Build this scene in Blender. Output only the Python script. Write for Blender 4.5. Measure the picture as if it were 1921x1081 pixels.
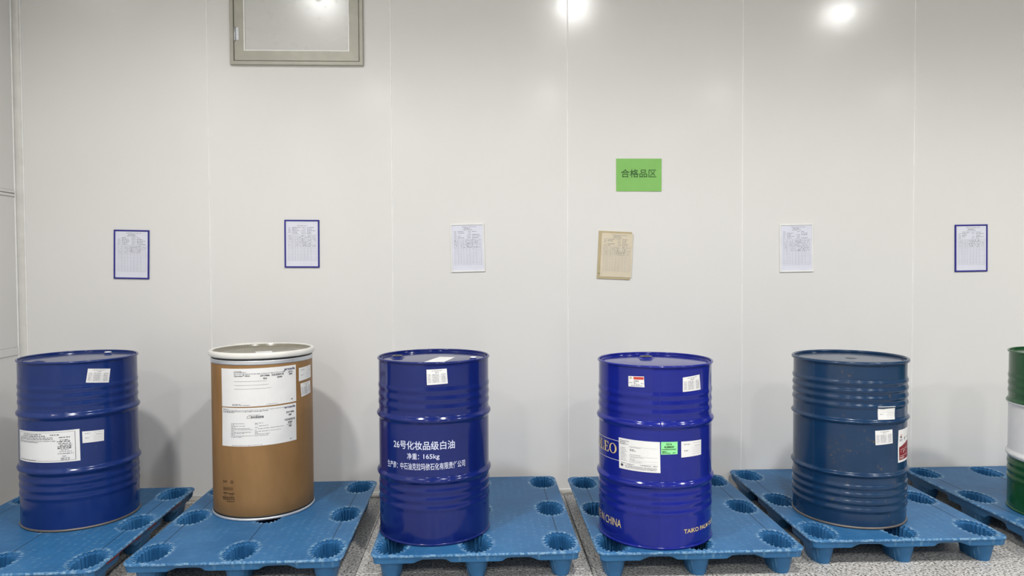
import bpy, math, random
from math import sin, cos, pi, radians
from mathutils import Matrix, Vector
from mathutils.geometry import tessellate_polygon

for _o in list(bpy.data.objects):
    bpy.data.objects.remove(_o, do_unlink=True)
S = bpy.context.scene
C = S.collection

# ------------------------------------------------------------------ camera
cam_d = bpy.data.cameras.new('camera')
cam_d.sensor_width = 36.0
cam_d.lens = 1338.265 / 1921 * 36.0
cam_d.clip_start = 0.05
cam = bpy.data.objects.new('camera', cam_d)
C.objects.link(cam)
YAW, PIT, ROL, HC = 0.042841, 0.028343, -0.004678, 1.50123
_f = Vector((sin(YAW) * cos(PIT), cos(YAW) * cos(PIT), -sin(PIT)))
_r = Vector((cos(YAW), -sin(YAW), 0))
_u = _r.cross(_f)
_r2 = _r * cos(ROL) + _u * sin(ROL)
_u2 = _u * cos(ROL) - _r * sin(ROL)
cam.matrix_world = Matrix(((_r2.x, _u2.x, -_f.x, 0), (_r2.y, _u2.y, -_f.y, 0),
                           (_r2.z, _u2.z, -_f.z, HC), (0, 0, 0, 1)))
S.camera = cam

# ------------------------------------------------------------------ world, exposure
w = bpy.data.worlds.new('world')
S.world = w
w.use_nodes = True
w.node_tree.nodes['Background'].inputs[0].default_value = (0.9, 0.95, 1, 1)
w.node_tree.nodes['Background'].inputs[1].default_value = 0.0
S.view_settings.view_transform = 'Standard'
S.view_settings.look = 'None'
S.view_settings.gamma = 1
S.view_settings.use_curve_mapping = False
S.view_settings.exposure = 0.0
# the hall's ceiling lamps (fixtures are built at the end, their light lives in lamp())
LAMP_Z = 4.5
LAMP_W = 105.0
LAMPS = [(-1.75, 1.32), (1.05, 1.22), (4.25, 1.1), (7.3, 1.1),
         (-1.75, -3.0), (1.15, -3.0), (4.15, -3.0), (7.35, -3.1),
         (-1.75, -7.0), (1.15, -7.0), (4.15, -7.0)]

# ------------------------------------------------------------------ helpers
def mesh(name, verts, faces, mat, parent=None, smooth=False, link=True, mids=None):
    me = bpy.data.meshes.new(name)
    me.from_pydata(verts, [], faces)
    mats = mat if isinstance(mat, (list, tuple)) else [mat]
    for m in mats:
        me.materials.append(m)
    if mids:
        me.polygons.foreach_set('material_index', mids)
    if smooth:
        me.polygons.foreach_set('use_smooth', [True] * len(me.polygons))
    me.update()
    return obj(name, me, parent) if link else me

def obj(name, me, parent=None, loc=None):
    o = bpy.data.objects.new(name, me)
    C.objects.link(o)
    if parent is not None:
        o.parent = parent
    if loc:
        o.location = loc
    return o

def tag(o, label=None, cat=None, group=None, kind=None):
    for k, v in (('label', label), ('category', cat), ('group', group), ('kind', kind)):
        if v:
            o[k] = v
    return o

def empty(name, loc=(0, 0, 0), rot=(0, 0, 0)):
    o = bpy.data.objects.new(name, None)
    o.empty_display_size = 0.1
    C.objects.link(o)
    o.location = loc
    o.rotation_euler = rot
    return o

class MB:
    """collects shapes into one mesh"""
    def __init__(s):
        s.v, s.f = [], []
    def add(s, v, f):
        n = len(s.v)
        s.v += v
        s.f += [tuple(i + n for i in q) for q in f]
        return s
    def box(s, x0, x1, y0, y1, z0, z1, b=0.0):
        if b <= 0:
            v = [(x, y, z) for x in (x0, x1) for y in (y0, y1) for z in (z0, z1)]
            f = [(0, 1, 3, 2), (4, 6, 7, 5), (0, 4, 5, 1), (2, 3, 7, 6), (0, 2, 6, 4), (1, 5, 7, 3)]
            return s.add(v, f)
        v, idx = [], {}
        X, Y, Z = (x0, x1), (y0, y1), (z0, z1)
        for i in (0, 1):
            for j in (0, 1):
                for k in (0, 1):
                    di, dj, dk = (b if i == 0 else -b), (b if j == 0 else -b), (b if k == 0 else -b)
                    for a, p in (('x', (X[i], Y[j] + dj, Z[k] + dk)), ('y', (X[i] + di, Y[j], Z[k] + dk)), ('z', (X[i] + di, Y[j] + dj, Z[k]))):
                        idx[(i, j, k, a)] = len(v)
                        v.append(p)
        I = idx
        f = []
        for i in (0, 1):
            f.append(tuple(I[(i, j, k, 'x')] for j, k in ((0, 0), (1, 0), (1, 1), (0, 1))))
            f.append(tuple(I[(j, i, k, 'y')] for j, k in ((0, 0), (1, 0), (1, 1), (0, 1))))
            f.append(tuple(I[(j, k, i, 'z')] for j, k in ((0, 0), (1, 0), (1, 1), (0, 1))))
        for i in (0, 1):
            for j in (0, 1):
                f.append((I[(i, j, 0, 'x')], I[(i, j, 1, 'x')], I[(i, j, 1, 'y')], I[(i, j, 0, 'y')]))
                f.append((I[(i, 0, j, 'x')], I[(i, 1, j, 'x')], I[(i, 1, j, 'z')], I[(i, 0, j, 'z')]))
                f.append((I[(0, i, j, 'y')], I[(1, i, j, 'y')], I[(1, i, j, 'z')], I[(0, i, j, 'z')]))
                for k in (0, 1):
                    f.append((I[(i, j, k, 'x')], I[(i, j, k, 'y')], I[(i, j, k, 'z')]))
        return s.add(v, f)
    def lathe(s, prof, n=48, cap0=False, cap1=False, c=(0, 0, 0), a0=0.0, a1=2 * pi):
        full = abs(a1 - a0 - 2 * pi) < 1e-6
        m = n if full else n + 1
        v = []
        for r, z in prof:
            for i in range(m):
                a = a0 + (a1 - a0) * i / n
                v.append((c[0] + r * sin(a), c[1] - r * cos(a), c[2] + z))
        f = []
        for j in range(len(prof) - 1):
            for i in range(n):
                k = (i + 1) % m
                f.append((j * m + i, j * m + k, (j + 1) * m + k, (j + 1) * m + i))
        if cap0:
            f.append(tuple(range(m))[::-1])
        if cap1:
            f.append(tuple(range((len(prof) - 1) * m, len(prof) * m)))
        return s.add(v, f)
    def build(s, name, mat, parent=None, smooth=False):
        return mesh(name, s.v, s.f, mat, parent, smooth)
    def data(s, name, mat, smooth=False):
        return mesh(name, s.v, s.f, mat, None, smooth, link=False)

def autosmooth(o, ang=35):
    """smooth shading with hard edges above an angle, stored on the mesh"""
    me = o.data if hasattr(o, 'data') and not isinstance(o, bpy.types.Mesh) else o
    me.polygons.foreach_set('use_smooth', [True] * len(me.polygons))
    me.set_sharp_from_angle(angle=radians(ang))

# ------------------------------------------------------------------ materials
HP = 0.14   # deck height of the pallets
def nodes_of(name):
    m = bpy.data.materials.new(name)
    m.use_nodes = True
    nt = m.node_tree
    return m, nt, nt.nodes['Principled BSDF']

def rgba(c):
    return (c[0], c[1], c[2], 1)

def N(nt, kind, **kw):
    n = nt.nodes.new(kind)
    for k, v in kw.items():
        if k in n.inputs.keys():
            n.inputs[k].default_value = v
        else:
            setattr(n, k, v)
    return n

def coord(nt, scale=(1, 1, 1), kind='Object'):
    tc = N(nt, 'ShaderNodeTexCoord')
    mp = N(nt, 'ShaderNodeMapping')
    mp.inputs['Scale'].default_value = scale
    nt.links.new(tc.outputs[kind], mp.inputs[0])
    return mp.outputs[0]

def noise(nt, vec, scale, detail=3, rough=0.55):
    n = N(nt, 'ShaderNodeTexNoise')
    n.inputs['Scale'].default_value = scale
    n.inputs['Detail'].default_value = detail
    n.inputs['Roughness'].default_value = rough
    nt.links.new(vec, n.inputs['Vector'])
    return n.outputs['Fac']

def ramp(nt, fac, stops):
    r = N(nt, 'ShaderNodeValToRGB')
    els = r.color_ramp.elements
    while len(els) < len(stops):
        els.new(0.5)
    for e, (p, c) in zip(els, stops):
        e.position = p
        e.color = rgba(c) if isinstance(c, (tuple, list)) else (c, c, c, 1)
    nt.links.new(fac, r.inputs[0])
    return r.outputs[0]

def mixc(nt, fac, a, b, mode='MIX'):
    m = N(nt, 'ShaderNodeMix', data_type='RGBA', blend_type=mode)
    for val, i in ((fac, 0), (a, 6), (b, 7)):
        if hasattr(val, 'is_linked') or isinstance(val, bpy.types.NodeSocket):
            nt.links.new(val, m.inputs[i])
        else:
            m.inputs[i].default_value = rgba(val) if isinstance(val, (tuple, list)) else val
    return m.outputs[2]

def math_n(nt, op, a, b=None, clamp=False):
    m = N(nt, 'ShaderNodeMath', operation=op, use_clamp=clamp)
    for i, val in enumerate((a, b)):
        if val is None:
            continue
        if isinstance(val, bpy.types.NodeSocket):
            nt.links.new(val, m.inputs[i])
        else:
            m.inputs[i].default_value = val
    return m.outputs[0]

def bump(nt, b, height, strength, dist):
    n = N(nt, 'ShaderNodeBump')
    n.inputs['Strength'].default_value = strength
    n.inputs['Distance'].default_value = dist
    nt.links.new(height, n.inputs['Height'])
    nt.links.new(n.outputs[0], b.inputs['Normal'])

def plain(name, col, rough=0.5, metal=0.0, var=0.06, vscale=12.0, spec=0.5, bstr=0.0, bscale=150, coat=0.0):
    m, nt, b = nodes_of(name)
    b.inputs['Roughness'].default_value = rough
    b.inputs['Metallic'].default_value = metal
    b.inputs['Specular IOR Level'].default_value = spec
    b.inputs['Coat Weight'].default_value = coat
    b.inputs['Coat Roughness'].default_value = 0.06
    vec = coord(nt)
    f = noise(nt, vec, vscale)
    lo = tuple(max(0, c * (1 - var)) for c in col)
    hi = tuple(min(1, c * (1 + var)) for c in col)
    nt.links.new(ramp(nt, f, ((0.3, lo), (0.7, hi))), b.inputs['Base Color'])
    if bstr:
        bump(nt, b, noise(nt, vec, bscale), bstr, 0.002)
    return m

def wall_paint(name, col, rough):
    m, nt, b = nodes_of(name)
    vec = coord(nt, kind='Object')
    f = noise(nt, vec, 2.0, 4)
    base = ramp(nt, f, ((0.3, tuple(c * 0.985 for c in col)), (0.7, col)))
    # rare small scuffs
    sc = ramp(nt, noise(nt, vec, 17.0, 6, 0.65), ((0.755, 0.0), (0.80, 1.0)))
    base2 = mixc(nt, math_n(nt, 'MULTIPLY', sc, 0.35), base, (0.45, 0.43, 0.40))
    nt.links.new(base2, b.inputs['Base Color'])
    rr = N(nt, 'ShaderNodeMapRange')
    rr.inputs['To Min'].default_value = rough - 0.03
    rr.inputs['To Max'].default_value = rough + 0.05
    nt.links.new(noise(nt, vec, 5.0, 4), rr.inputs['Value'])
    nt.links.new(rr.outputs[0], b.inputs['Roughness'])
    bump(nt, b, noise(nt, vec, 3.5, 1), 0.12, 0.01)
    return m

def drum_paint(name, col, rough=0.16, dirt=0.0, rust=0.0):
    m, nt, b = nodes_of(name)
    vec = coord(nt)
    f = noise(nt, vec, 3.5, 3)
    c = ramp(nt, f, ((0.3, tuple(x * 0.88 for x in col)), (0.7, tuple(min(1, x * 1.1) for x in col))))
    # fine dust specks
    sp = ramp(nt, noise(nt, vec, 75.0, 2), ((0.74, 0.0), (0.79, 1.0)))
    c = mixc(nt, math_n(nt, 'MULTIPLY', sp, 0.10 + dirt), c, (0.45, 0.47, 0.5))
    if rust:
        mask = ramp(nt, noise(nt, coord(nt, (1, 1, 1)), 9.0, 8, 0.75), ((0.55, 0.0), (0.62, 1.0)))
        fine = ramp(nt, noise(nt, vec, 48.0, 4, 0.7), ((0.56, 0.0), (0.62, 1.0)))
        k = math_n(nt, 'MULTIPLY', mask, fine)
        c = mixc(nt, math_n(nt, 'MULTIPLY', k, rust), c, (0.085, 0.075, 0.055))
        film = ramp(nt, noise(nt, vec, 2.2, 4), ((0.4, 0.0), (0.75, 1.0)))
        c = mixc(nt, math_n(nt, 'MULTIPLY', film, 0.16), c, (0.10, 0.13, 0.15))
    nt.links.new(c, b.inputs['Base Color'])
    b.inputs['Roughness'].default_value = rough
    b.inputs['Specular IOR Level'].default_value = 0.38
    bump(nt, b, noise(nt, coord(nt, (1, 1, 0.6)), 9.0, 1), 0.10, 0.004)
    return m

def pallet_plastic():
    m, nt, b = nodes_of('blue_pallet_plastic')
    vec = coord(nt)
    base = ramp(nt, noise(nt, vec, 5.0, 5), ((0.3, (0.020, 0.112, 0.268)), (0.7, (0.030, 0.148, 0.335))))
    at = N(nt, 'ShaderNodeAttribute', attribute_name='wear')
    streak = ramp(nt, noise(nt, coord(nt, (1.0, 5.0, 1)), 18.0, 6, 0.7), ((0.56, 0.0), (0.68, 1.0)))
    streak2 = ramp(nt, noise(nt, vec, 26.0, 6, 0.75), ((0.62, 0.0), (0.74, 1.0)))
    edge = ramp(nt, noise(nt, vec, 55.0, 5, 0.75), ((0.46, 0.0), (0.60, 1.0)))
    tco = N(nt, 'ShaderNodeTexCoord')
    sx = N(nt, 'ShaderNodeSeparateXYZ')
    nt.links.new(tco.outputs['Object'], sx.inputs[0])
    def cell(sock, pitch, half):
        q = math_n(nt, 'MULTIPLY', math_n(nt, 'ROUND', math_n(nt, 'DIVIDE', sock, pitch)), pitch)
        return math_n(nt, 'DIVIDE', math_n(nt, 'SUBTRACT', sock, q), half)
    ex, ey = cell(sx.outputs['X'], 0.414, 0.0745), cell(sx.outputs['Y'], 0.490, 0.112)
    rad = math_n(nt, 'SQRT', math_n(nt, 'ADD', math_n(nt, 'MULTIPLY', ex, ex), math_n(nt, 'MULTIPLY', ey, ey)))
    near = N(nt, 'ShaderNodeMapRange', interpolation_type='SMOOTHSTEP')
    near.inputs['From Min'].default_value = 1.34
    near.inputs['From Max'].default_value = 1.10
    nt.links.new(rad, near.inputs['Value'])
    top = math_n(nt, 'GREATER_THAN', sx.outputs['Z'], HP - 0.0012)
    nearw = math_n(nt, 'MULTIPLY', math_n(nt, 'MULTIPLY', near.outputs[0], top), 0.95)
    k = math_n(nt, 'MULTIPLY', edge, math_n(nt, 'MAXIMUM', at.outputs['Fac'], nearw))
    k2 = math_n(nt, 'ADD', math_n(nt, 'MULTIPLY', streak, 0.30), math_n(nt, 'MULTIPLY', streak2, 0.40), True)
    k2 = math_n(nt, 'MULTIPLY', k2, math_n(nt, 'MAXIMUM', top, 0.15))
    c = mixc(nt, math_n(nt, 'MULTIPLY', k2, 0.8), base, (0.16, 0.35, 0.54))
    c = mixc(nt, math_n(nt, 'MULTIPLY', k, 0.75), c, (0.32, 0.50, 0.64))
    nt.links.new(c, b.inputs['Base Color'])
    b.inputs['Roughness'].default_value = 0.45
    b.inputs['Specular IOR Level'].default_value = 0.35
    # moulded anti-slip dashes
    vo = N(nt, 'ShaderNodeTexVoronoi')
    vo.inputs['Scale'].default_value = 30.0
    vo.inputs['Randomness'].default_value = 0.25
    nt.links.new(coord(nt, (0.8, 1.6, 0.0)), vo.inputs['Vector'])
    h = ramp(nt, vo.outputs['Distance'], ((0.16, 1.0), (0.26, 0.0)))
    rub = ramp(nt, noise(nt, vec, 4.0, 5, 0.7), ((0.46, 0.0), (0.60, 1.0)))
    c = mixc(nt, math_n(nt, 'MULTIPLY', math_n(nt, 'MULTIPLY', h, rub), 0.28), c, (0.24, 0.45, 0.64))
    nt.links.new(c, b.inputs['Base Color'])
    bump(nt, b, h, 0.5, 0.003)
    return m

def granite():
    m, nt, b = nodes_of('speckled_granite_tile')
    vec = coord(nt, kind='Object')
    geo = N(nt, 'ShaderNodeNewGeometry')
    pos = geo.outputs['Position']
    sp = noise(nt, pos, 85.0, 3, 0.6)
    c = ramp(nt, sp, ((0.37, (0.07, 0.064, 0.058)), (0.43, (0.36, 0.345, 0.32)), (0.50, (0.60, 0.58, 0.55)), (0.60, (0.80, 0.79, 0.76))))
    st = ramp(nt, noise(nt, pos, 2.5, 4), ((0.35, 0.82), (0.7, 1.0)))
    nt.links.new(mixc(nt, 1.0, c, st, 'MULTIPLY'), b.inputs['Base Color'])
    b.inputs['Roughness'].default_value = 0.30
    return m

def kraft():
    m, nt, b = nodes_of('brown_kraft_fibreboard')
    vec = coord(nt)
    f = noise(nt, coord(nt, (1, 1, 0.35)), 9.0, 6, 0.6)
    c = ramp(nt, f, ((0.3, (0.24, 0.126, 0.042)), (0.7, (0.305, 0.168, 0.062))))
    sc = ramp(nt, noise(nt, vec, 24.0, 7, 0.7), ((0.68, 0.0), (0.76, 1.0)))
    c = mixc(nt, math_n(nt, 'MULTIPLY', sc, 0.25), c, (0.5, 0.36, 0.2))
    nt.links.new(c, b.inputs['Base Color'])
    b.inputs['Roughness'].default_value = 0.55
    bump(nt, b, noise(nt, vec, 120.0), 0.06, 0.001)
    return m

def pane_mat():
    m, nt, b = nodes_of('smudged_white_pane')
    vec = coord(nt)
    sm = ramp(nt, noise(nt, coord(nt, (1, 1, 1.3)), 11.0, 7, 0.7), ((0.55, 0.0), (0.66, 1.0)))
    nt.links.new(mixc(nt, math_n(nt, 'MULTIPLY', sm, 0.4), (0.66, 0.66, 0.63), (0.52, 0.51, 0.49)), b.inputs['Base Color'])
    rr = N(nt, 'ShaderNodeMapRange')
    rr.inputs['To Min'].default_value = 0.18
    rr.inputs['To Max'].default_value = 0.28
    nt.links.new(sm, rr.inputs['Value'])
    nt.links.new(rr.outputs[0], b.inputs['Roughness'])
    return m

M = dict(
    wall=wall_paint('glossy_white_wall_panel', (0.80, 0.79, 0.770), 0.15),
    wall2=wall_paint('matte_white_hall_wall', (0.24, 0.24, 0.235), 0.5),
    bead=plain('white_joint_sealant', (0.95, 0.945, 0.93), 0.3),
    cove=plain('white_corner_cove', (0.74, 0.73, 0.69), 0.3),
    ceil=plain('grey_white_ceiling', (0.30, 0.30, 0.295), 0.6),
    alu=plain('beige_grey_aluminium', (0.40, 0.385, 0.325), 0.38, 0.15),
    base=plain('grey_base_track', (0.50, 0.48, 0.44), 0.4),
    grout=plain('dark_grout', (0.05, 0.047, 0.043), 0.8),
    groove=plain('dark_blue_groove', (0.012, 0.040, 0.085), 0.6),
    granite=granite(), plastic=pallet_plastic(), kraft=kraft(), pane=pane_mat(),
    navy=drum_paint('navy_drum_paint', (0.007, 0.027, 0.150), 0.18),
    royal=drum_paint('deep_blue_drum_paint', (0.006, 0.016, 0.135), 0.13),
    violet=drum_paint('ultramarine_drum_paint', (0.008, 0.016, 0.225), 0.13),
    teal=drum_paint('worn_steel_blue_drum_paint', (0.006, 0.033, 0.092), 0.2, 0.10, 0.8),
    green=drum_paint('green_drum_paint', (0.008, 0.075, 0.022), 0.2),
    white=drum_paint('white_drum_paint', (0.72, 0.72, 0.74), 0.25),
    paper=plain('white_label_paper', (0.80, 0.80, 0.80), 0.45, var=0.02),
    paperb=plain('bluish_white_sheet', (0.76, 0.77, 0.87), 0.3, var=0.03),
    paperc=plain('yellowed_sheet', (0.70, 0.62, 0.47), 0.4, var=0.04),
    beige=plain('beige_board', (0.50, 0.42, 0.25), 0.5),
    gsign=plain('green_laminated_sheet', (0.255, 0.55, 0.15), 0.22, var=0.03),
    glabel=plain('mint_green_sticker', (0.28, 0.78, 0.34), 0.4),
    ink=plain('black_print', (0.05, 0.05, 0.06), 0.6),
    print=plain('mid_grey_print', (0.30, 0.30, 0.33), 0.6),
    grey=plain('grey_print', (0.20, 0.20, 0.23), 0.6),
    pale=plain('pale_grey_print', (0.40, 0.40, 0.46), 0.6),
    logo=plain('navy_logo_print', (0.05, 0.05, 0.12), 0.6),
    dgreen=plain('dark_green_print', (0.02, 0.10, 0.02), 0.6),
    red=plain('red_print', (0.55, 0.05, 0.04), 0.5),
    crimson=plain('crimson_print', (0.22, 0.008, 0.014), 0.4),
    orange=plain('orange_print', (0.7, 0.25, 0.08), 0.5),
    redpaint=plain('red_paint_smear', (0.30, 0.012, 0.012), 0.45),
    brown=plain('dark_brown_stamp', (0.075, 0.035, 0.012), 0.7),
    wink=plain('pale_blue_white_stencil', (0.62, 0.66, 0.85), 0.4),
    gold=plain('cream_gold_lettering', (0.72, 0.56, 0.25), 0.4),
    cream=plain('cream_line', (0.72, 0.70, 0.70), 0.4),
    blueframe=plain('blue_plastic_frame', (0.020, 0.020, 0.26), 0.35),
    whiteframe=plain('white_plastic_frame', (0.86, 0.86, 0.84), 0.35),
    wplastic=plain('white_plastic', (0.85, 0.86, 0.88), 0.3),
    wring=plain('white_enamel_ring', (0.78, 0.77, 0.73), 0.25),
    steel=plain('galvanised_steel', (0.62, 0.64, 0.67), 0.35, 0.5),
    tin=plain('bare_rim_steel', (0.17, 0.145, 0.13), 0.4, 0.5),
    lidgrey=plain('olive_grey_lid', (0.24, 0.225, 0.175), 0.22),
    dark=plain('black_band', (0.015, 0.015, 0.016), 0.5),
    cap=plain('dark_grey_cap', (0.10, 0.10, 0.085), 0.35, 0.3),
    housing=plain('grey_lamp_housing', (0.35, 0.35, 0.36), 0.4, 0.3),
)

# ------------------------------------------------------------------ setting
YW, XL, XR, YB, ZC = 4.70, -2.95, 9.2, -9.0, 4.6
def struct(name, mb, mat):
    return tag(mb.build(name, mat), kind='structure')

# floor: slab with granite tiles set on it
floor = struct('floor', MB().box(XL - 0.1, XR + 0.1, YB - 0.1, YW + 0.15, -0.12, -0.004), M['grout'])
TS = 0.5817
tile_me = MB().box(0.0016, TS - 0.0016, 0.0016, TS - 0.0016, -0.012, 0.0, 0.0012).data('tile', M['granite'])
TX0, TY1 = 0.537 - 6 * TS, 4.66
rest = MB()
for j in range(24):
    for i in range(22):
        x, y = TX0 + i * TS, TY1 - (j + 1) * TS
        if y < YB or x > XR:
            continue
        x0 = max(x, XL)
        if j < 5 and i < 15:
            obj('tile', tile_me, floor, (x, y, 0))
        else:
            rest.box(x0 + 0.0016, x + TS - 0.0016, y + 0.0016, y + TS - 0.0016, -0.012, 0.0)
for i in range(22):
    x = TX0 + i * TS
    rest.box(x + 0.0016, x + TS - 0.0016, TY1 + 0.0016, YW + 0.01, -0.012, 0.0)
tag(rest.build('tile_field', M['granite'], floor), kind='stuff')

# back wall: insulated panels with sealed joints
SEAM = [-2.92, -1.751, -0.579, 0.573, 1.742, 2.912, 4.08, 5.25, 6.42, 7.59, 8.76, 9.93]
wall_back = struct('wall_back', MB().box(XL - 0.1, XR + 0.1, YW + 0.012, YW + 0.12, -0.1, ZC + 0.05), M['wall2'])
rnd = random.Random(3)
for i in range(len(SEAM) - 1):
    a, b = SEAM[i], SEAM[i + 1]
    wd = (b - a) / 2 - 0.0012
    p = MB().box(-wd, wd, 0, 0.012, 0, ZC, 0.0012).build('panel', M['wall'], wall_back)
    p.location = ((a + b) / 2, YW, 0)
    p.rotation_euler = (0, 0, radians(rnd.uniform(-0.10, 0.10)))
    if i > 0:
        MB().lathe([(0.0034, 0.0), (0.0034, ZC)], 10, c=(a, YW + 0.0006, 0)).build('joint_bead', M['bead'], wall_back, True)  # white sealant bead, brighter than the panels to carry the joint's edge highlight

# left wall with two horizontal joints
wall_left = struct('wall_left', MB().box(XL - 0.12, XL - 0.01, YB - 0.1, YW + 0.1, -0.1, ZC + 0.05), M['wall2'])
for z0, z1 in ((0.0, 0.961), (1.012, 1.964), (2.006, ZC)):
    for y1 in (YW, YW - 4.6, YW - 9.2):
        MB().box(XL - 0.01, XL, y1 - 4.6 + 0.001, y1 - 0.001, z0, z1, 0.002).build('panel', M['wall'], wall_left)
for z0, z1 in ((0.962, 1.011), (1.965, 1.983), (1.987, 2.005)):
    MB().box(XL - 0.01, XL + 0.004, YB, YW, z0, z1, 0.002).build('joint_strip', M['wall'], wall_left)
# rounded cove in the corner, with two raised lips
n = 10
prof = [(XL + 0.035 - 0.035 * cos(0.5 * pi * i / n), YW - 0.035 + 0.035 * sin(0.5 * pi * i / n)) for i in range(n + 1)]
vv = [(x, y, z) for z in (0.0, ZC) for x, y in prof] + [(XL - 0.002, YW + 0.002, 0), (XL - 0.002, YW + 0.002, ZC)]
ff = [(i, i + 1, n + 2 + i, n + 1 + i) for i in range(n)]
cove = tag(mesh('trim_1', vv, ff, M['cove'], None, True), kind='structure')
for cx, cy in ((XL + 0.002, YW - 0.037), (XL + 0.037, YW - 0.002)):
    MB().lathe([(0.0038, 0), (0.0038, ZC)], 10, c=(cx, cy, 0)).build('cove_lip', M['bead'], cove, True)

# base track along the back wall
v, f = [], []
bp = [(YW, 0.021), (YW - 0.004, 0.021), (YW - 0.008, 0.017), (YW - 0.034, 0.004), (YW - 0.034, 0.0)]
for x in (XL + 0.03, XR):
    v += [(x, y, z) for y, z in bp]
k = len(bp)
f = [(i, i + 1, k + i + 1, k + i) for i in range(k - 1)] + [tuple(range(k)), tuple(range(2 * k - 1, k - 1, -1))]
bb = tag(mesh('baseboard_back', v, f, M['base']), kind='structure')
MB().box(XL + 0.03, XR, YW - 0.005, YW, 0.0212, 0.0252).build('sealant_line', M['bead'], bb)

struct('ceiling', MB().box(XL - 0.1, XR + 0.1, YB - 0.1, YW + 0.1, ZC, ZC + 0.1), M['ceil'])
struct('wall_right', MB().box(XR, XR + 0.1, YB - 0.1, YW + 0.1, -0.1, ZC + 0.05), M['wall2'])
struct('wall_front', MB().box(XL - 0.1, XR + 0.1, YB - 0.1, YB, -0.1, ZC + 0.05), M['wall2'])

def ring_frame(w, h, bar, y0, y1, cx=0, cz=0, ch=0.0):
    """mitred rectangular frame lying in the XZ plane, front at y0"""
    def rect(a, b, y):
        return [(cx - a, y, cz - b), (cx + a, y, cz - b), (cx + a, y, cz + b), (cx - a, y, cz + b)]
    W, H = w / 2, h / 2
    L = [rect(W, H, y1), rect(W, H, y0 + ch), rect(W - ch, H - ch, y0), rect(W - bar + ch, H - bar + ch, y0), rect(W - bar, H - bar, y0 + ch), rect(W - bar, H - bar, y1)]
    v = sum(L, [])
    f = []
    for a in range(6):
        b = (a + 1) % 6
        for i in range(4):
            j = (i + 1) % 4
            f.append((a * 4 + i, a * 4 + j, b * 4 + j, b * 4 + i))
    return v, f

# hinged hatch window high on the wall
win = tag(empty('window_1', (-1.177, YW, 3.235)), kind='structure')
mesh('outer_frame', *ring_frame(0.846, 0.846, 0.024, -0.022, 0.001, ch=0.002), M['alu'], win)
sash = mesh('sash', *ring_frame(0.793, 0.793, 0.066, -0.017, 0.001, ch=0.0025), M['alu'], win)
MB().box(-0.334, 0.334, -0.011, -0.004, -0.334, 0.334).build('pane', M['pane'], win)
mesh('glazing_bead', *ring_frame(0.669, 0.669, 0.006, -0.0195, -0.011), M['bead'], sash)
for hz in (-0.228, 0.228):
    hg = MB().box(-0.384, -0.366, -0.0195, -0.0168, hz - 0.040, hz + 0.040, 0.0008).build('hinge', M['steel'], win)
    MB().lathe([(0.0005, -0.044), (0.0055, -0.043), (0.0055, 0.043), (0.0005, 0.044)], 14, c=(-0.3905, -0.021, hz)).build('hinge_pin', M['steel'], hg, True)
    for sz in (-0.026, 0, 0.026):
        MB().lathe([(0.0045, 0.0), (0.004, 0.0012), (0.0, 0.002)], 10).build('screw', M['bead'], hg, True).matrix_local = Matrix.Translation((-0.373, -0.0195, hz + sz)) @ Matrix.Rotation(pi / 2, 4, 'X')

# ------------------------------------------------------------------ pallets
PA, PBY, HP = 0.507, 0.626, 0.14          # half sizes and deck height
HX, HY = (-0.414, 0.0, 0.414), (-0.490, 0.0, 0.490)

def rounded_rect(a, b, r, step=0.022):
    pts = []
    for cx, cy, a0 in ((a - r, -b + r, -pi / 2), (a - r, b - r, 0), (-a + r, b - r, pi / 2), (-a + r, -b + r, pi)):
        for i in range(7):
            t = a0 + 0.5 * pi * i / 6
            pts.append((cx + r * cos(t), cy + r * sin(t)))
    out = []
    for i, p in enumerate(pts):
        q = pts[(i + 1) % len(pts)]
        out.append(p)
        d = math.hypot(q[0] - p[0], q[1] - p[1])
        m = int(d / step)
        for k in range(1, m):
            out.append((p[0] + (q[0] - p[0]) * k / m, p[1] + (q[1] - p[1]) * k / m))
    return out

TEETH, PN = 22, 88
def scallop(a, b, amp, z, cx=0, cy=0):
    o = []
    for i in range(PN):
        t = 2 * pi * i / PN
        ph = (i % 4) / 4.0
        tri = (0.0, 0.62, 1.0, 0.62)[i % 4]
        k = 1 + amp * (tri - 0.5)
        ct, st = cos(t), sin(t)
        e = 0.86
        o.append((cx + a * k * math.copysign(abs(ct) ** e, ct), cy + b * k * math.copysign(abs(st) ** e, st), z))
    return o

def oval(a, b, z, nn=40, e=0.8):
    o = []
    for i in range(nn):
        t = 2 * pi * i / nn
        ct, st = cos(t), sin(t)
        o.append((a * math.copysign(abs(ct) ** e, ct), b * math.copysign(abs(st) ** e, st), z))
    return o

def loft(mb, loops, cap_first=False, cap_last=False):
    n = len(loops[0])
    v = sum(loops, [])
    f = []
    for j in range(len(loops) - 1):
        for i in range(n):
            k = (i + 1) % n
            f.append((j * n + i, j * n + k, (j + 1) * n + k, (j + 1) * n + i))
    if cap_first:
        f.append(tuple(range(n))[::-1])
    if cap_last:
        f.append(tuple(range((len(loops) - 1) * n, len(loops) * n)))
    mb.add(v, f)

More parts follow.
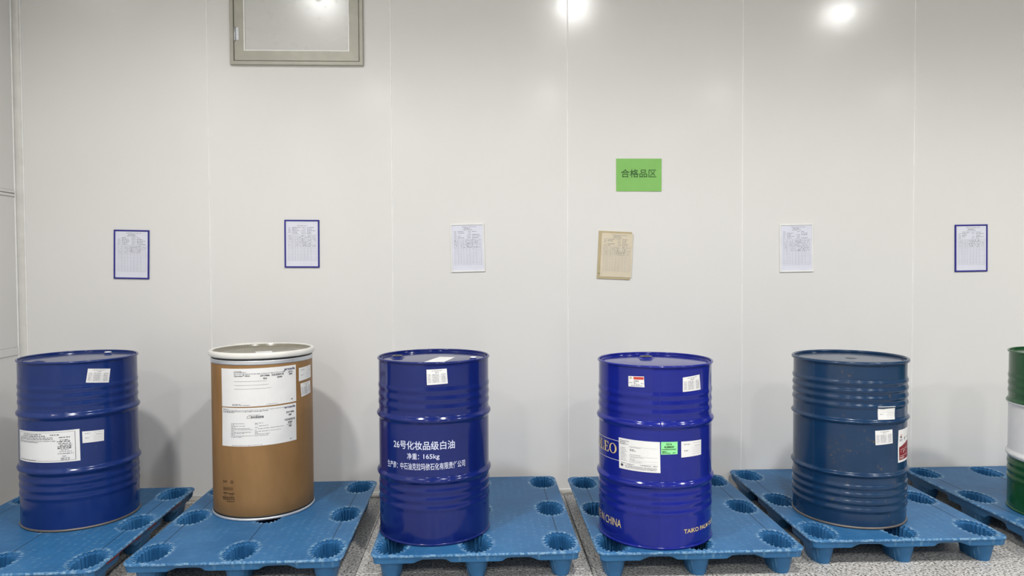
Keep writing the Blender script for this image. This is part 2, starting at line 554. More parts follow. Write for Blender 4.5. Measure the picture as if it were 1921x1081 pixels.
def pallet_meshes():
    out0 = rounded_rect(PA, PBY, 0.05)
    def off(d):
        r = max(0.012, 0.05 - d)
        o = rounded_rect(PA, PBY, 0.05)
        res = []
        for i, p in enumerate(o):
            a, b = o[i - 1], o[(i + 1) % len(o)]
            tx, ty = b[0] - a[0], b[1] - a[1]
            l = math.hypot(tx, ty) or 1
            res.append((p[0] - d * ty / l, p[1] + d * tx / l))
        return res
    # deck with nine scalloped openings
    top = [(x, y, HP) for x, y in off(0.008)]
    loops = [top]
    holes = []
    for hy in HY:
        for hx in HX:
            ring = [(hx + (x - hx) * 1.0, y, z) for x, y, z in scallop(0.0765, 0.1140, 0.17, HP, hx, hy)]
            holes.append((ring, scallop(0.0745, 0.1120, 0.17, HP - 0.0008, hx, hy)))
    polys = [[Vector(p) for p in top]] + [[Vector(p) for p in r] for r, _ in holes]
    tris = tessellate_polygon(polys)
    v = list(top)
    for r, _ in holes:
        v += r
    wear = [0.0] * len(v)
    f = []
    for t in tris:
        a, b, c = (Vector(v[i]) for i in t)
        nz = (b - a).cross(c - a).z
        f.append(tuple(t) if nz > 0 else tuple(reversed(t)))
    start = len(top)
    for hi, (r, e) in enumerate(holes):
        n0 = len(v)
        v += e
        wear += [0.6] * PN
        s0 = start + hi * PN
        for i in range(PN):
            k = (i + 1) % PN
            f.append((s0 + i, s0 + k, n0 + k, n0 + i))
    # underside
    nb = len(v)
    zt = HP - 0.012
    v += [(x, y, zt) for x, y, z in v[:start + 9 * PN]]
    wear += [0.0] * (start + 9 * PN)
    for t in tris:
        q = tuple(i + nb for i in t)
        a, b, c = (Vector(v[i]) for i in q)
        f.append(q if (b - a).cross(c - a).z < 0 else tuple(reversed(q)))
    deck = mesh('deck', v, f, M['plastic'], None, False, link=False)
    at = deck.attributes.new('wear', 'FLOAT', 'POINT')
    at.data.foreach_set('value', wear)
    # skirt: rounded lip, drafted side, stepped lower edge
    base = off(0.0)
    def depth(p, i):
        x, y = p
        if abs(abs(y) - PBY) < 0.03:
            g = [abs(x - h) for h in HX]
            s = min(g)
            t = (s - 0.12) / 0.03
        else:
            g = [abs(y - h) for h in HY]
            s = min(g)
            t = (s - 0.155) / 0.03
        return max(0.0, min(1.0, t))
    dd = [depth(p, i) for i, p in enumerate(base)]
    def L(d, z, vary_z=0.0, vary_d=0.0):
        o = off(d)
        res = []
        for i, p in enumerate(o):
            a, b = base[i - 1], base[(i + 1) % len(base)]
            tx, ty = b[0] - a[0], b[1] - a[1]
            l = math.hypot(tx, ty) or 1
            q = vary_d * dd[i]
            res.append((p[0] - q * ty / l, p[1] + q * tx / l, z + vary_z * dd[i]))
        return res
    def lng(p):
        x, y = p
        return max(0.0, min(1.0, (PBY - 0.02 - abs(y)) / 0.05)) if abs(abs(x) - PA) < 0.03 else 0.0
    ln_ = [lng(p) for p in base]
    _L = L
    def L(d, z, vary_z=0.0, vary_d=0.0, low=0.0, ins=0.0):
        return [(q[0] - math.copysign(ins * ln_[i], q[0]), q[1], q[2] - low * ln_[i] * (1 - 0.35 * dd[i])) for i, q in enumerate(_L(d, z, vary_z, vary_d))]
    sk = MB()
    loft(sk, [L(0.008, HP), L(0.003, HP - 0.0015), L(0.0005, HP - 0.005), L(0.0, HP - 0.010), L(0.004, HP - 0.0125), L(0.005, HP - 0.0127, 0, 0, 0, 0.020), L(0.006, HP - 0.020, 0, 0.006, 0, 0.020),
              L(0.010, HP - 0.042, 0.014, 0.008, 0.026, 0.020), L(0.014, HP - 0.042, 0.014, 0.008, 0.026, 0.020), L(0.012, HP - 0.0122, 0, 0, 0, 0.020)])
    skirt = sk.data('skirt', M['plastic'])
    at = skirt.attributes.new('wear', 'FLOAT', 'POINT')
    nb = len(base)
    at.data.foreach_set('value', [0.25] * nb + [0.8] * (3 * nb) + [0.0] * (len(sk.v) - 4 * nb))
    skirt.polygons.foreach_set('use_smooth', [True] * len(skirt.polygons))
    skirt.set_sharp_from_angle(angle=radians(40))
    # leg: outer tapered shell and inner fluted cup
    lg = MB()
    loft(lg, [oval(0.0672, 0.1110, HP - 0.0125), oval(0.0635, 0.1055, HP - 0.05), oval(0.046, 0.088, 0.006), oval(0.043, 0.085, 0.0)], False, True)
    loft(lg, [scallop(0.0745, 0.1120, 0.17, HP - 0.0008), scallop(0.0722, 0.1100, 0.18, HP - 0.008), scallop(0.0610, 0.1005, 0.18, HP - 0.0135), scallop(0.0535, 0.0910, 0.18, 0.075),
              scallop(0.038, 0.077, 0.18, 0.012)], False, True)
    for bx, by, bz in ((-0.030, 0.064, 0.070), (0.018, 0.080, 0.078), (-0.047, -0.02, 0.070)):
        lg.lathe([(0.0, 0.010), (0.0035, 0.008), (0.0045, 0.0), (0.0035, -0.008), (0.0, -0.010)], 8, c=(bx, by, bz))
    leg = lg.data('leg', M['plastic'])
    leg.polygons.foreach_set('use_smooth', [True] * len(leg.polygons))
    leg.set_sharp_from_angle(angle=radians(28))
    seam = MB().box(-0.0022, 0.0022, -0.120, 0.120, HP - 0.002, HP + 0.0004).data('moulding_line', M['groove'])  # deck groove drawn as a thin dark blue strip
    return deck, skirt, leg, seam

DECK, SKIRT, LEG, MLINE = pallet_meshes()
PALLETS = [(-2.278, 3.876, 0.0250), (-1.174, 3.955, 0.0078), (-0.034, 3.989, 0.0046), (1.054, 3.961, -0.0020), (2.144, 4.055, -0.0120), (3.322, 4.045, -0.0060)]
PLAB = ['blue plastic pallet with red paint on its side, under the leftmost drum',
        'blue plastic pallet carrying the brown fibreboard drum',
        'blue plastic pallet under the drum with white Chinese lettering, right half bare',
        'blue plastic pallet under the ultramarine drum with gold lettering',
        'blue plastic pallet under the worn steel-blue drum with red and white label',
        'blue plastic pallet under the green and white drum at the right edge']
for (px, py, pa), lab in zip(PALLETS, PLAB):
    p = tag(empty('plastic_pallet', (px, py, 0), (0, 0, pa)), lab, 'pallet', 'blue pallets along the wall')
    obj('deck', DECK, p)
    obj('skirt', SKIRT, p)
    for hx in HX:
        for hy in HY:
            obj('leg', LEG, p, (hx, hy, 0))
        for hy in (-0.245, 0.245):
            obj('moulding_line', MLINE, p, (hx, hy, 0))
    if lab is PLAB[0]:
        # red paint brushed on the right-hand skirt
        rr = random.Random(8)
        for y0, y1 in ((-0.46, -0.10), (-0.02, 0.09), (0.20, 0.44)):
            nn = 10
            mb = MB()
            for i in range(nn):
                a, b = y0 + (y1 - y0) * i / nn, y0 + (y1 - y0) * (i + 1) / nn
                zt, zb = HP - 0.0205, HP - 0.040 - rr.uniform(0, 0.003)
                def sx(y, z):
                    d = min(abs(y - h) for h in HY)
                    t = max(0.0, min(1.0, (d - 0.155) / 0.03))
                    zz = (HP - 0.020 - z) / 0.036
                    return PA - (0.006 + 0.006 * t) - (0.004 + 0.002 * t) * zz + 0.0022 - 0.020
                mb.add([(sx(a, zt), a, zt), (sx(a, zb), a, zb), (sx(b, zb), b, zb), (sx(b, zt), b, zt)], [(0, 1, 2, 3)])
            tag(mb.build('paint_smear', M['redpaint'], p), 'red paint smear on the side')

# ------------------------------------------------------------------ print on surfaces
_tx = {}
def text2d(body, bold=0.0):
    key = (body, bold)
    if key not in _tx:
        c = bpy.data.curves.new('tmp_text', 'FONT')
        c.body = body
        c.offset = bold
        c.resolution_u = 3
        o = bpy.data.objects.new('tmp_text', c)
        C.objects.link(o)
        dg = bpy.context.evaluated_depsgraph_get()
        ev = o.evaluated_get(dg)
        me = ev.to_mesh()
        v = [(q.co.x, q.co.y) for q in me.vertices]
        f = [tuple(q.vertices) for q in me.polygons]
        ev.to_mesh_clear()
        bpy.data.objects.remove(o, do_unlink=True)
        bpy.data.curves.remove(c)
        x0, x1 = min(q[0] for q in v), max(q[0] for q in v)
        y0, y1 = min(q[1] for q in v), max(q[1] for q in v)
        _tx[key] = ([((x - x0) / (x1 - x0), (y - y0) / (y1 - y0)) for x, y in v], f)
    return _tx[key]

def bil(c, u, v):
    """corners: top-left, top-right, bottom-right, bottom-left; v runs downward"""
    return tuple((c[0][k] * (1 - u) + c[1][k] * u) * (1 - v) + (c[3][k] * (1 - u) + c[2][k] * u) * v for k in range(len(c[0])))

def word_rows(rows, seed, wmin=0.03, wmax=0.09, gap=0.015):
    """rows of word-like dashes: (v, height, u0, u1)"""
    r = random.Random(seed)
    out = []
    for v, h, u0, u1 in rows:
        u = u0
        while u < u1:
            q = min(u1, u + r.uniform(wmin, wmax))
            out.append((u, q, v, v + h * r.uniform(0.75, 1.1)))
            u = q + gap * r.uniform(0.6, 1.6)
    return out

class Surf:
    """maps label coordinates to a drum wall or to the flat wall"""
    def __init__(s, fn):
        s.fn = fn
    def patch(s, name, corners, off, mat, parent, nu=10, nv=4, notch=None):
        v, f = [], []
        for j in range(nv + 1):
            for i in range(nu + 1):
                u, w = i / nu, j / nv
                v.append(s.fn(*bil(corners, u, w), off))
        for j in range(nv):
            for i in range(nu):
                a = j * (nu + 1) + i
                f.append((a, a + nu + 1, a + nu + 2, a + 1))
        # rim so that the sheet has thickness
        loop = [i for i in range(nu + 1)] + [j * (nu + 1) + nu for j in range(1, nv + 1)] + [nv * (nu + 1) + i for i in range(nu - 1, -1, -1)] + [j * (nu + 1) for j in range(nv - 1, 0, -1)]
        n0 = len(v)
        for q in loop:
            j, i = divmod(q, nu + 1)
            v.append(s.fn(*bil(corners, i / nu, j / nv), off * 0.2))
        m = len(loop)
        for i in range(m):
            k = (i + 1) % m
            f.append((loop[i], loop[k], n0 + k, n0 + i))
        return mesh(name, v, f, mat, parent)
    def rects(s, name, corners, rects, off, mat, parent, seg=0.03):
        v, f = [], []
        for u0, u1, v0, v1 in rects:
            n = max(1, int(math.ceil((u1 - u0) / seg)))
            b = len(v)
            for i in range(n + 1):
                u = u0 + (u1 - u0) * i / n
                v.append(s.fn(*bil(corners, u, v0), off))
                v.append(s.fn(*bil(corners, u, v1), off))
            for i in range(n):
                f.append((b + 2 * i, b + 2 * i + 1, b + 2 * i + 3, b + 2 * i + 2))
        return tag(mesh(name, v, f, mat, parent), kind='stuff' if len(rects) > 1 else None)
    def text(s, name, corners, items, off, mat, parent):
        """items: (body, u0, u1, vtop, vbottom, bold)"""
        for body, u0, u1, v0, v1, bold in items:
            tv, tf = text2d(body, bold)
            v = [s.fn(*bil(corners, u0 + (u1 - u0) * x, v1 + (v0 - v1) * y), off) for x, y in tv]
            mesh(name, v, tf, mat, parent)

UNIT = [(0, 1), (1, 1), (1, 0), (0, 0)]

# ------------------------------------------------------------------ steel drums
class Drum:
    def __init__(s, h, hoops, dents=()):
        s.h, s.hoops, s.dents = h, hoops, dents
        s.R = 0.2855
    def r(s, th, z):
        r = s.R
        for zc, hw, hh in s.hoops:
            d = abs(z - zc) / hw
            if d < 1:
                r += hh * (0.5 + 0.5 * cos(pi * d))
        if z > s.h - 0.02:
            r -= 0.002 * (z - s.h + 0.02) / 0.02
        for tc, zc, st, sz, dp in s.dents:
            a = ((th - tc + 180) % 360 - 180) / st
            b = (z - zc) / sz
            if abs(a) < 3 and abs(b) < 3:
                r -= dp * math.exp(-(a * a + b * b))
        return r
    def pt(s, th, z, off=0.0):
        r = s.r(th, z) + off
        return (r * sin(radians(th)), -r * cos(radians(th)), z)
    def body(s, mats, parent, zones=None, n=128):
        zs = set([0.012, s.h - 0.010])
        z = 0.012
        while z < s.h - 0.010:
            zs.add(round(z, 4))
            near = any(abs(z - zc) < hw + 0.004 for zc, hw, _ in s.hoops)
            z += 0.0028 if near else (0.012 if not s.dents else 0.007)
        if zones:
            for a in zones:
                zs.add(a)
        zs = sorted(zs)
        v = [s.pt(360.0 * i / n, z) for z in zs for i in range(n)]
        f, mi = [], []
        for j in range(len(zs) - 1):
            zm = (zs[j] + zs[j + 1]) / 2
            m = 1 if zones and zones[0] < zm < zones[1] else 0
            for i in range(n):
                k = (i + 1) % n
                f.append((j * n + i, j * n + k, (j + 1) * n + k, (j + 1) * n + i))
                mi.append(m)
        return mesh('body', v, f, mats, parent, True, mids=mi if zones else None)
    def fittings(s, mat, parent, rim=0.0062, rim_out=0.2925, bottom_mat=None, lidmat=None):
        h = s.h
        def torus(zc, ro, rr, rz):
            p = []
            for i in range(15):
                a = 2 * pi * i / 14
                p.append((ro - rr + rr * cos(a), zc + rz * sin(a)))
            return MB().lathe(p, 128)
        torus(h - rim, rim_out, rim * 0.9, rim).build('top_rim', mat, parent, True)
        torus(0.0065, 0.2905, 0.0052, 0.0064).build('bottom_rim', bottom_mat or mat, parent, True)
        lid = [(0.2835, h - 0.006), (0.2815, h - 0.017), (0.279, h - 0.020), (0.270, h - 0.0205), (0.265, h - 0.0185), (0.261, h - 0.0145), (0.256, h - 0.0135), (0.12, h - 0.0125), (0.0005, h - 0.012)]
        l = MB().lathe(lid, 96).build('lid', lidmat or mat, parent, True)
        MB().lathe([(0.2835, 0.006), (0.0005, 0.0065)], 64).build('base_plate', mat, parent)
        return l
    def side_seam(s, th, mat, parent):
        v, f = [], []
        n = 150
        for j in range(n + 1):
            z = 0.014 + (s.h - 0.028) * j / n
            v += [s.pt(th - 0.75, z, 0.0001), s.pt(th - 0.3, z, 0.0009), s.pt(th + 0.3, z, 0.0009), s.pt(th + 0.75, z, 0.0001)]
        for j in range(n):
            for i in range(3):
                f.append((4 * j + i, 4 * j + i + 1, 4 * j + i + 5, 4 * j + i + 4))
        return mesh('side_seam', v, f, mat, parent, True)
    def bung(s, x, y, rad, mat, capmat, parent, z=None, height=0.010):
        z = s.h - 0.0128 if z is None else z
        b = MB().lathe([(rad * 1.55, 0.0), (rad * 1.4, 0.002), (rad * 1.15, 0.003), (rad * 1.1, height * 0.7), (rad * 1.0, height * 0.75), (0.0005, height * 0.75)], 40, c=(x, y, z)).build('bung', mat, parent, True)
        cap = MB().lathe([(rad * 1.0, height * 0.7), (rad * 1.02, height * 0.95), (rad * 0.92, height * 1.08), (rad * 0.7, height * 1.02), (rad * 0.6, height * 0.9), (0.0005, height * 0.9)], 40, c=(x, y, z))
        cap.box(x - rad * 0.6, x + rad * 0.6, y - rad * 0.1, y + rad * 0.1, z + height * 0.88, z + height * 1.03)
        cap.build('bung_cap', capmat, b)
        return b

STD = [(0.600, 0.024, 0.0115), (0.309, 0.024, 0.0115),
       (0.658, 0.021, 0.0030), (0.700, 0.021, 0.0030), (0.742, 0.021, 0.0030),
       (0.256, 0.021, 0.0030), (0.214, 0.021, 0.0030), (0.172, 0.021, 0.0030)]

def drum_thing(name, xy, label, cat='drum', group=None, z=HP + 0.0006):
    return tag(empty(name, (xy[0], xy[1], z)), label, cat, group)

OFF_L, OFF_P = 0.0012, 0.0018

def form_sticker(sf, corners, parent, seed, rows=6, head=True):
    lab = tag(sf.patch('label', corners, OFF_L, M['paper'], parent), 'small printed white sticker')
    rr = [(0.08, 0.045, 0.25, 0.78), (0.18, 0.05, 0.42, 0.62)] if head else []
    for i in range(rows):
        y = 0.30 + i * 0.62 / rows
        rr += [(y, 0.032, 0.06, 0.20), (y, 0.038, 0.28, 0.58), (y, 0.036, 0.72, 0.92)]
    sf.rects('print', corners, word_rows(rr, seed, 0.03, 0.10, 0.022), OFF_P, M['print'], lab)
    sf.rects('ruling', corners, [(0.04, 0.96, 0.375 + i * 0.62 / rows, 0.385 + i * 0.62 / rows) for i in range(rows)], OFF_P, M['pale'], lab)
    return lab

def plain_tag(sf, corners, parent, seed, dense=False):
    lab = tag(sf.patch('label', corners, OFF_L, M['paper'], parent), 'small white tag with faint print')
    rr = [(0.16, 0.06, 0.12, 0.38), (0.12, 0.03, 0.56, 0.95), (0.30, 0.045, 0.62, 0.93), (0.56, 0.06, 0.12, 0.30)]
    sf.rects('print', corners, word_rows(rr, seed, 0.03, 0.07, 0.025), OFF_P, M['print'], lab)
    sf.rects('ruling', corners, [(0.50, 0.95, 0.45 + 0.13 * i, 0.462 + 0.13 * i) for i in range(4)], OFF_P, M['pale'], lab)
    return lab

# --- leftmost navy drum
t = drum_thing('steel_drum', (-2.2314, 4.0424), 'glossy navy steel drum with large white label, in the left corner', 'drum', 'steel drums on pallets')
d1 = Drum(0.886, STD, [(-12, 0.80, 10, 0.055, 0.007), (-2, 0.70, 14, 0.03, 0.003), (-22, 0.77, 5, 0.05, -0.003)])
d1.body(M['navy'], t)
d1.fittings(M['navy'], t, bottom_mat=M['tin'])
d1.bung(0.068, 0.175, 0.018, M['navy'], M['wplastic'], t, height=0.012)
d1.bung(-0.12, -0.17, 0.026, M['navy'], M['navy'], t, height=0.006)
sf = Surf(d1.pt)
form_sticker(sf, [(36.7, 0.843), (58.7, 0.831), (56.6, 0.758), (34.5, 0.771)], t, 11)
cs = [(-44.0, 0.523), (27.9, 0.532), (28.2, 0.366), (-44.8, 0.364)]
lab = tag(sf.patch('label', cs, OFF_L, M['paper'], t, 24, 6), 'wide white product label')
sf.rects('border', cs, [(0.03, 0.945, 0.045, 0.052), (0.03, 0.945, 0.945, 0.952), (0.94, 0.947, 0.05, 0.95), (0.03, 0.034, 0.05, 0.95)], OFF_P, M['grey'], lab)
rr = [(0.085, 0.03, 0.16, 0.50), (0.14, 0.035, 0.14, 0.55), (0.20, 0.025, 0.06, 0.66), (0.25, 0.025, 0.06, 0.66), (0.31, 0.02, 0.06, 0.70), (0.35, 0.02, 0.06, 0.45), (0.92, 0.03, 0.08, 0.10), (0.925, 0.02, 0.12, 0.40),
      (0.11, 0.04, 0.62, 0.74), (0.20, 0.03, 0.74, 0.88), (0.60, 0.025, 0.76, 0.86), (0.66, 0.02, 0.74, 0.90), (0.72, 0.025, 0.72, 0.92), (0.80, 0.02, 0.78, 0.84), (0.86, 0.025, 0.76, 0.87), (0.91, 0.025, 0.76, 0.87)]
sf.rects('print', cs, word_rows(rr, 21, 0.015, 0.05, 0.008), OFF_P, M['grey'], lab)
sf.rects('bold_print', cs, word_rows([(0.29, 0.022, 0.75, 0.87), (0.335, 0.028, 0.715, 0.895), (0.40, 0.026, 0.73, 0.89), (0.455, 0.022, 0.75, 0.905), (0.495, 0.030, 0.72, 0.895), (0.545, 0.030, 0.72, 0.895)], 4, 0.014, 0.045, 0.010), OFF_P, M['ink'], lab)
plain_tag(sf, [(30.2, 0.516), (50.7, 0.511), (50.4, 0.452), (30.4, 0.455)], t, 5)

# --- drum with white Chinese lettering
t = drum_thing('steel_drum', (-0.2519, 3.7489), 'glossy deep blue steel drum with white Chinese stencilled lettering', 'drum', 'steel drums on pallets')
d3 = Drum(0.905, [(z * 0.905 / 0.886 + 0.004, a, b) for z, a, b in STD], [(-62, 0.82, 7, 0.09, 0.004), (55, 0.45, 9, 0.10, 0.003)])
d3.body(M['royal'], t)
d3.fittings(M['royal'], t)
d3.bung(-0.190, 0.0, 0.027, M['royal'], M['cap'], t, height=0.012)
d3.bung(0.208, -0.095, 0.016, M['royal'], M['wplastic'], t, height=0.012)
mesh('lid_paper', [(-0.035, -0.190, 0.8937), (0.060, -0.215, 0.8937), (0.112, -0.012, 0.8937), (0.030, 0.012, 0.8937), (-0.035, -0.190, 0.8928), (0.060, -0.215, 0.8928), (0.112, -0.012, 0.8928), (0.030, 0.012, 0.8928)],
     [(0, 1, 2, 3), (0, 4, 5, 1), (1, 5, 6, 2), (2, 6, 7, 3), (3, 7, 4, 0)], M['paper'], t)
sf = Surf(d3.pt)
form_sticker(sf, [(-3.4, 0.868), (16.3, 0.871), (17.3, 0.798), (-3.0, 0.793)], t, 12)
sf.text('lettering', [(-40.5, 0.516), (24.0, 0.519), (24.0, 0.476), (-40.5, 0.474)], [('26号化妆品级白油', 0, 1, 0, 1, 0.012)], OFF_P, M['wink'], t)
sf.text('lettering', [(-24.0, 0.4575), (8.6, 0.459), (8.6, 0.4255), (-24.0, 0.424)], [('净重：', 0, 0.385, 0.0, 0.93, 0.008), ('165kg', 0.52, 1, 0.10, 1.0, 0.010)], OFF_P, M['wink'], t)
sf.text('lettering', [(-50.3, 0.4065), (35.2, 0.414), (35.2, 0.380), (-50.3, 0.371)], [('生产商：中石油克拉玛依石化有限责任公司', 0, 1, 0, 1, 0.008)], OFF_P, M['wink'], t)

# --- ultramarine drum with gold lettering
t = drum_thing('steel_drum', (0.8916, 3.6411), 'bright ultramarine steel drum with gold lettering and a green sticker', 'drum', 'steel drums on pallets')
d4 = Drum(0.889, STD, [(66, 0.80, 6, 0.05, 0.010), (60, 0.72, 5, 0.06, 0.004), (74, 0.68, 5, 0.04, 0.005)])
d4.body(M['violet'], t)
d4.side_seam(-8.0, M['violet'], t)
d4.fittings(M['violet'], t)
d4.bung(-0.02, 0.105, 0.031, M['violet'], M['cap'], t, height=0.012)
sf = Surf(d4.pt)
form_sticker(sf, [(14.0, 0.831), (34.6, 0.839), (36.3, 0.765), (14.0, 0.762)], t, 13)
cs = [(-39.4, 0.833), (-23.7, 0.836), (-23.2, 0.784), (-39.4, 0.783)]
lab = tag(sf.patch('label', cs, OFF_L, M['paper'], t), 'small white sticker with red header')
sf.rects('header', cs, [(0.34, 0.98, 0.05, 0.30)], OFF_P, M['red'], lab)
sf.rects('print', cs, word_rows([(0.40, 0.12, 0.36, 0.66), (0.58, 0.09, 0.36, 0.52), (0.58, 0.07, 0.04, 0.26), (0.62, 0.07, 0.80, 0.96), (0.73, 0.05, 0.36, 0.70), (0.85, 0.07, 0.18, 0.88)], 14, 0.05, 0.12, 0.03), OFF_P, M['grey'], lab)
sf.rects('emblem', cs, [(0.09, 0.22, 0.06, 0.26)], OFF_P, M['beige'], lab)
cs = [(-50.5, 0.525), (-8.6, 0.523), (-8.0, 0.374), (-49.9, 0.375)]
lab = tag(sf.patch('label', cs, OFF_L + 0.0008, M['paper'], t, 18, 6), 'large white shipping label')
rr = [(0.06, 0.025, 0.03, 0.28), (0.11, 0.025, 0.03, 0.20), (0.16, 0.025, 0.03, 0.26), (0.31, 0.03, 0.30, 0.40), (0.35, 0.025, 0.30, 0.46)]
rr += [(0.30 + 0.05 * i, 0.014, 0.05, 0.18 + 0.02 * (i % 3)) for i in range(9)] + [(0.24, 0.014, 0.30, 0.56), (0.48, 0.014, 0.30, 0.55), (0.55, 0.014, 0.30, 0.62), (0.60, 0.014, 0.30, 0.44), (0.65, 0.014, 0.30, 0.42), (0.70, 0.012, 0.28, 0.58)]
rr += [(0.785, 0.022, 0.06, 0.20), (0.80, 0.022, 0.22, 0.40), (0.785, 0.024, 0.54, 0.80), (0.785, 0.022, 0.84, 0.94)]
rr += [(0.85 + 0.028 * i, 0.012, 0.17, 0.92) for i in range(4)]
sf.rects('print', cs, word_rows(rr, 22, 0.015, 0.06, 0.010), OFF_P + 0.0008, M['grey'], lab)
sf.rects('ruling', cs, [(0.28, 0.95, y, y + 0.005) for y in (0.22, 0.52, 0.66, 0.74)], OFF_P + 0.0008, M['pale'], lab)
lg = MB()
lv = [sf.fn(*bil(cs, 0.085 + 0.035 * cos(a), 0.87 + 0.042 * sin(a)), OFF_P + 0.0009) for a in [2 * pi * i / 24 for i in range(24)]]
mesh('logo', lv, [tuple(range(24))], M['ink'], lab)
cs = [(-7.5, 0.524), (8.6, 0.524), (8.6, 0.464), (-7.5, 0.463)]
lab = tag(sf.patch('label', cs, OFF_L, M['glabel'], t), 'mint green sticker')
sf.text('lettering', cs, [('1016', 0.30, 0.64, 0.10, 0.26, 0.03), ('4L08803F', 0.18, 0.78, 0.32, 0.49, 0.03)], OFF_P, M['dgreen'], lab)
sf.rects('print', cs, word_rows([(0.56, 0.08, 0.05, 0.90), (0.72, 0.05, 0.06, 0.28), (0.79, 0.05, 0.06, 0.40), (0.88, 0.05, 0.06, 0.58), (0.85, 0.06, 0.70, 0.88)], 7, 0.04, 0.09, 0.02), OFF_P, M['dgreen'], lab)
plain_tag(sf, [(12.4, 0.523), (37.4, 0.519), (37.4, 0.446), (12.5, 0.446)], t, 6)

def serif(ch):
    """thin polygon glyphs of a roman serif face, unit box"""
    P = []
    def q(x0, x1, y0, y1):
        P.append([(x0, y0), (x1, y0), (x1, y1), (x0, y1)])
    if ch == 'O':
        n = 28
        for i in range(n):
            a, b = 2 * pi * i / n, 2 * pi * (i + 1) / n
            o = lambda t: (0.5 + 0.5 * cos(t), 0.5 + 0.5 * sin(t))
            k = lambda t: (0.5 + 0.30 * cos(t), 0.5 + 0.445 * sin(t))
            P.append([o(a), o(b), k(b), k(a)])
    if ch == 'L':
        q(0.20, 0.42, 0.0, 1.0)
        q(0.02, 0.62, 0.94, 1.0)
        q(0.02, 0.92, 0.0, 0.06)
        P.append([(0.92, 0.0), (1.0, 0.34), (0.94, 0.34), (0.74, 0.06)])
    if ch == 'E':
        q(0.20, 0.42, 0.0, 1.0)
        q(0.02, 0.90, 0.94, 1.0)
        q(0.02, 0.92, 0.0, 0.06)
        q(0.42, 0.70, 0.49, 0.55)
        q(0.66, 0.72, 0.38, 0.66)
        P.append([(0.92, 0.0), (1.0, 0.30), (0.94, 0.30), (0.74, 0.06)])
        P.append([(0.90, 1.0), (0.94, 0.74), (0.89, 0.74), (0.72, 0.94)])
    return P
v, f = [], []
ang = -97.0
for ch, wdt in (('O', 13.5), ('L', 9.5), ('E', 10.0), ('O', 11.5)):
    for poly in serif(ch):
        b = len(v)
        v += [d4.pt(ang + wdt * 0.93 * x, 0.4385 + 0.051 * y, OFF_P) for x, y in poly]
        f.append(tuple(range(b, b + len(poly))))
    ang += wdt
mesh('lettering', v, f, M['gold'], t)
cs = [(-150, 0.507), (-50.3, 0.507), (-50.3, 0.409), (-150, 0.409)]
sf.rects('lettering_border', cs, [(0, 1, 0.0, 0.02), (0, 1, 0.98, 1.0)], OFF_P, M['cream'], t, 0.04)
sf.text('lettering', [(-103, 0.1165), (-47.6, 0.1165), (-47.6, 0.0775), (-103, 0.0775)], [('MADE IN CHINA', 0, 1, 0, 1, 0.0)], OFF_P, M['gold'], t)
sf.text('lettering', [(15.5, 0.0955), (100, 0.0955), (100, 0.0745), (15.5, 0.0745)], [('TAIKO PALM OLEO-CHEMICAL', 0, 1, 0, 1, 0.012)], OFF_P, M['gold'], t)

# --- worn steel-blue drum
t = drum_thing('steel_drum', (2.0270, 3.8457), 'scuffed dull steel-blue drum with a red and white label on its right side', 'drum', 'steel drums on pallets')
d5 = Drum(0.868, [(0.556, 0.017, 0.0115), (0.278, 0.017, 0.0115)] + [(z, 0.020, 0.0055) for z in (0.635, 0.675, 0.715, 0.755)] + [(z, 0.020, 0.0055) for z in (0.215, 0.175, 0.135, 0.095)],
          [(58, 0.80, 4, 0.03, 0.005), (40, 0.42, 16, 0.07, 0.004), (66, 0.66, 4, 0.05, 0.006), (-10, 0.42, 25, 0.10, 0.003), (50, 0.62, 5, 0.05, 0.004)])
d5.body(M['teal'], t)
d5.side_seam(-64.0, M['teal'], t)
d5.fittings(M['teal'], t, rim=0.0095, rim_out=0.2965, bottom_mat=M['tin'])
d5.bung(0.0, -0.02, 0.022, M['teal'], M['cap'], t, height=0.003)
sf = Surf(d5.pt)
plain_tag(sf, [(0.1, 0.640), (20.7, 0.638), (20.9, 0.569), (0.8, 0.571)], t, 7)
form_sticker(sf, [(-1.9, 0.514), (18.0, 0.517), (19.0, 0.445), (-1.2, 0.439)], t, 15)
cs = [(27.9, 0.507), (82.0, 0.507), (82.0, 0.337), (27.6, 0.337)]
lab = tag(sf.patch('label', cs, OFF_L, M['paper'], t, 18, 6), 'white label with crimson lower panel')
v = []
for i in range(17):
    u = 0.035 + 0.93 * i / 16
    top = 0.535 - 0.07 * min(1, max(0, (u - 0.05) / 0.22)) - (0.05 if u > 0.3 else 0.0) * min(1, (u - 0.3) / 0.1 if u > 0.3 else 0)
    v += [d5.pt(*bil(cs, u, top), OFF_P), d5.pt(*bil(cs, u, 0.935), OFF_P)]
mesh('panel_print', v, [(2 * i, 2 * i + 1, 2 * i + 3, 2 * i + 2) for i in range(16)], M['crimson'], lab)
sf.rects('panel_lines', cs, [(0.10, 0.55, 0.61, 0.618), (0.10, 0.108, 0.61, 0.72), (0.20, 0.30, 0.66, 0.675), (0.20, 0.215, 0.66, 0.74), (0.05, 0.45, 0.80, 0.808), (0.05, 0.24, 0.85, 0.865), (0.05, 0.22, 0.89, 0.90)], OFF_P + 0.0006, M['paper'], lab)
def disc(u, w, ru, rv, a0=0, a1=2 * pi, n=18):
    return [d5.pt(*bil(cs, u + ru * cos(a0 + (a1 - a0) * i / n), w + rv * sin(a0 + (a1 - a0) * i / n)), OFF_P) for i in range(n)]
mesh('logo', disc(0.10, 0.215, 0.038, 0.045, 0.3, pi + 0.6), [tuple(range(18))], M['ink'], lab)
mesh('logo', disc(0.105, 0.175, 0.022, 0.028, 0, 2 * pi), [tuple(range(18))], M['orange'], lab)
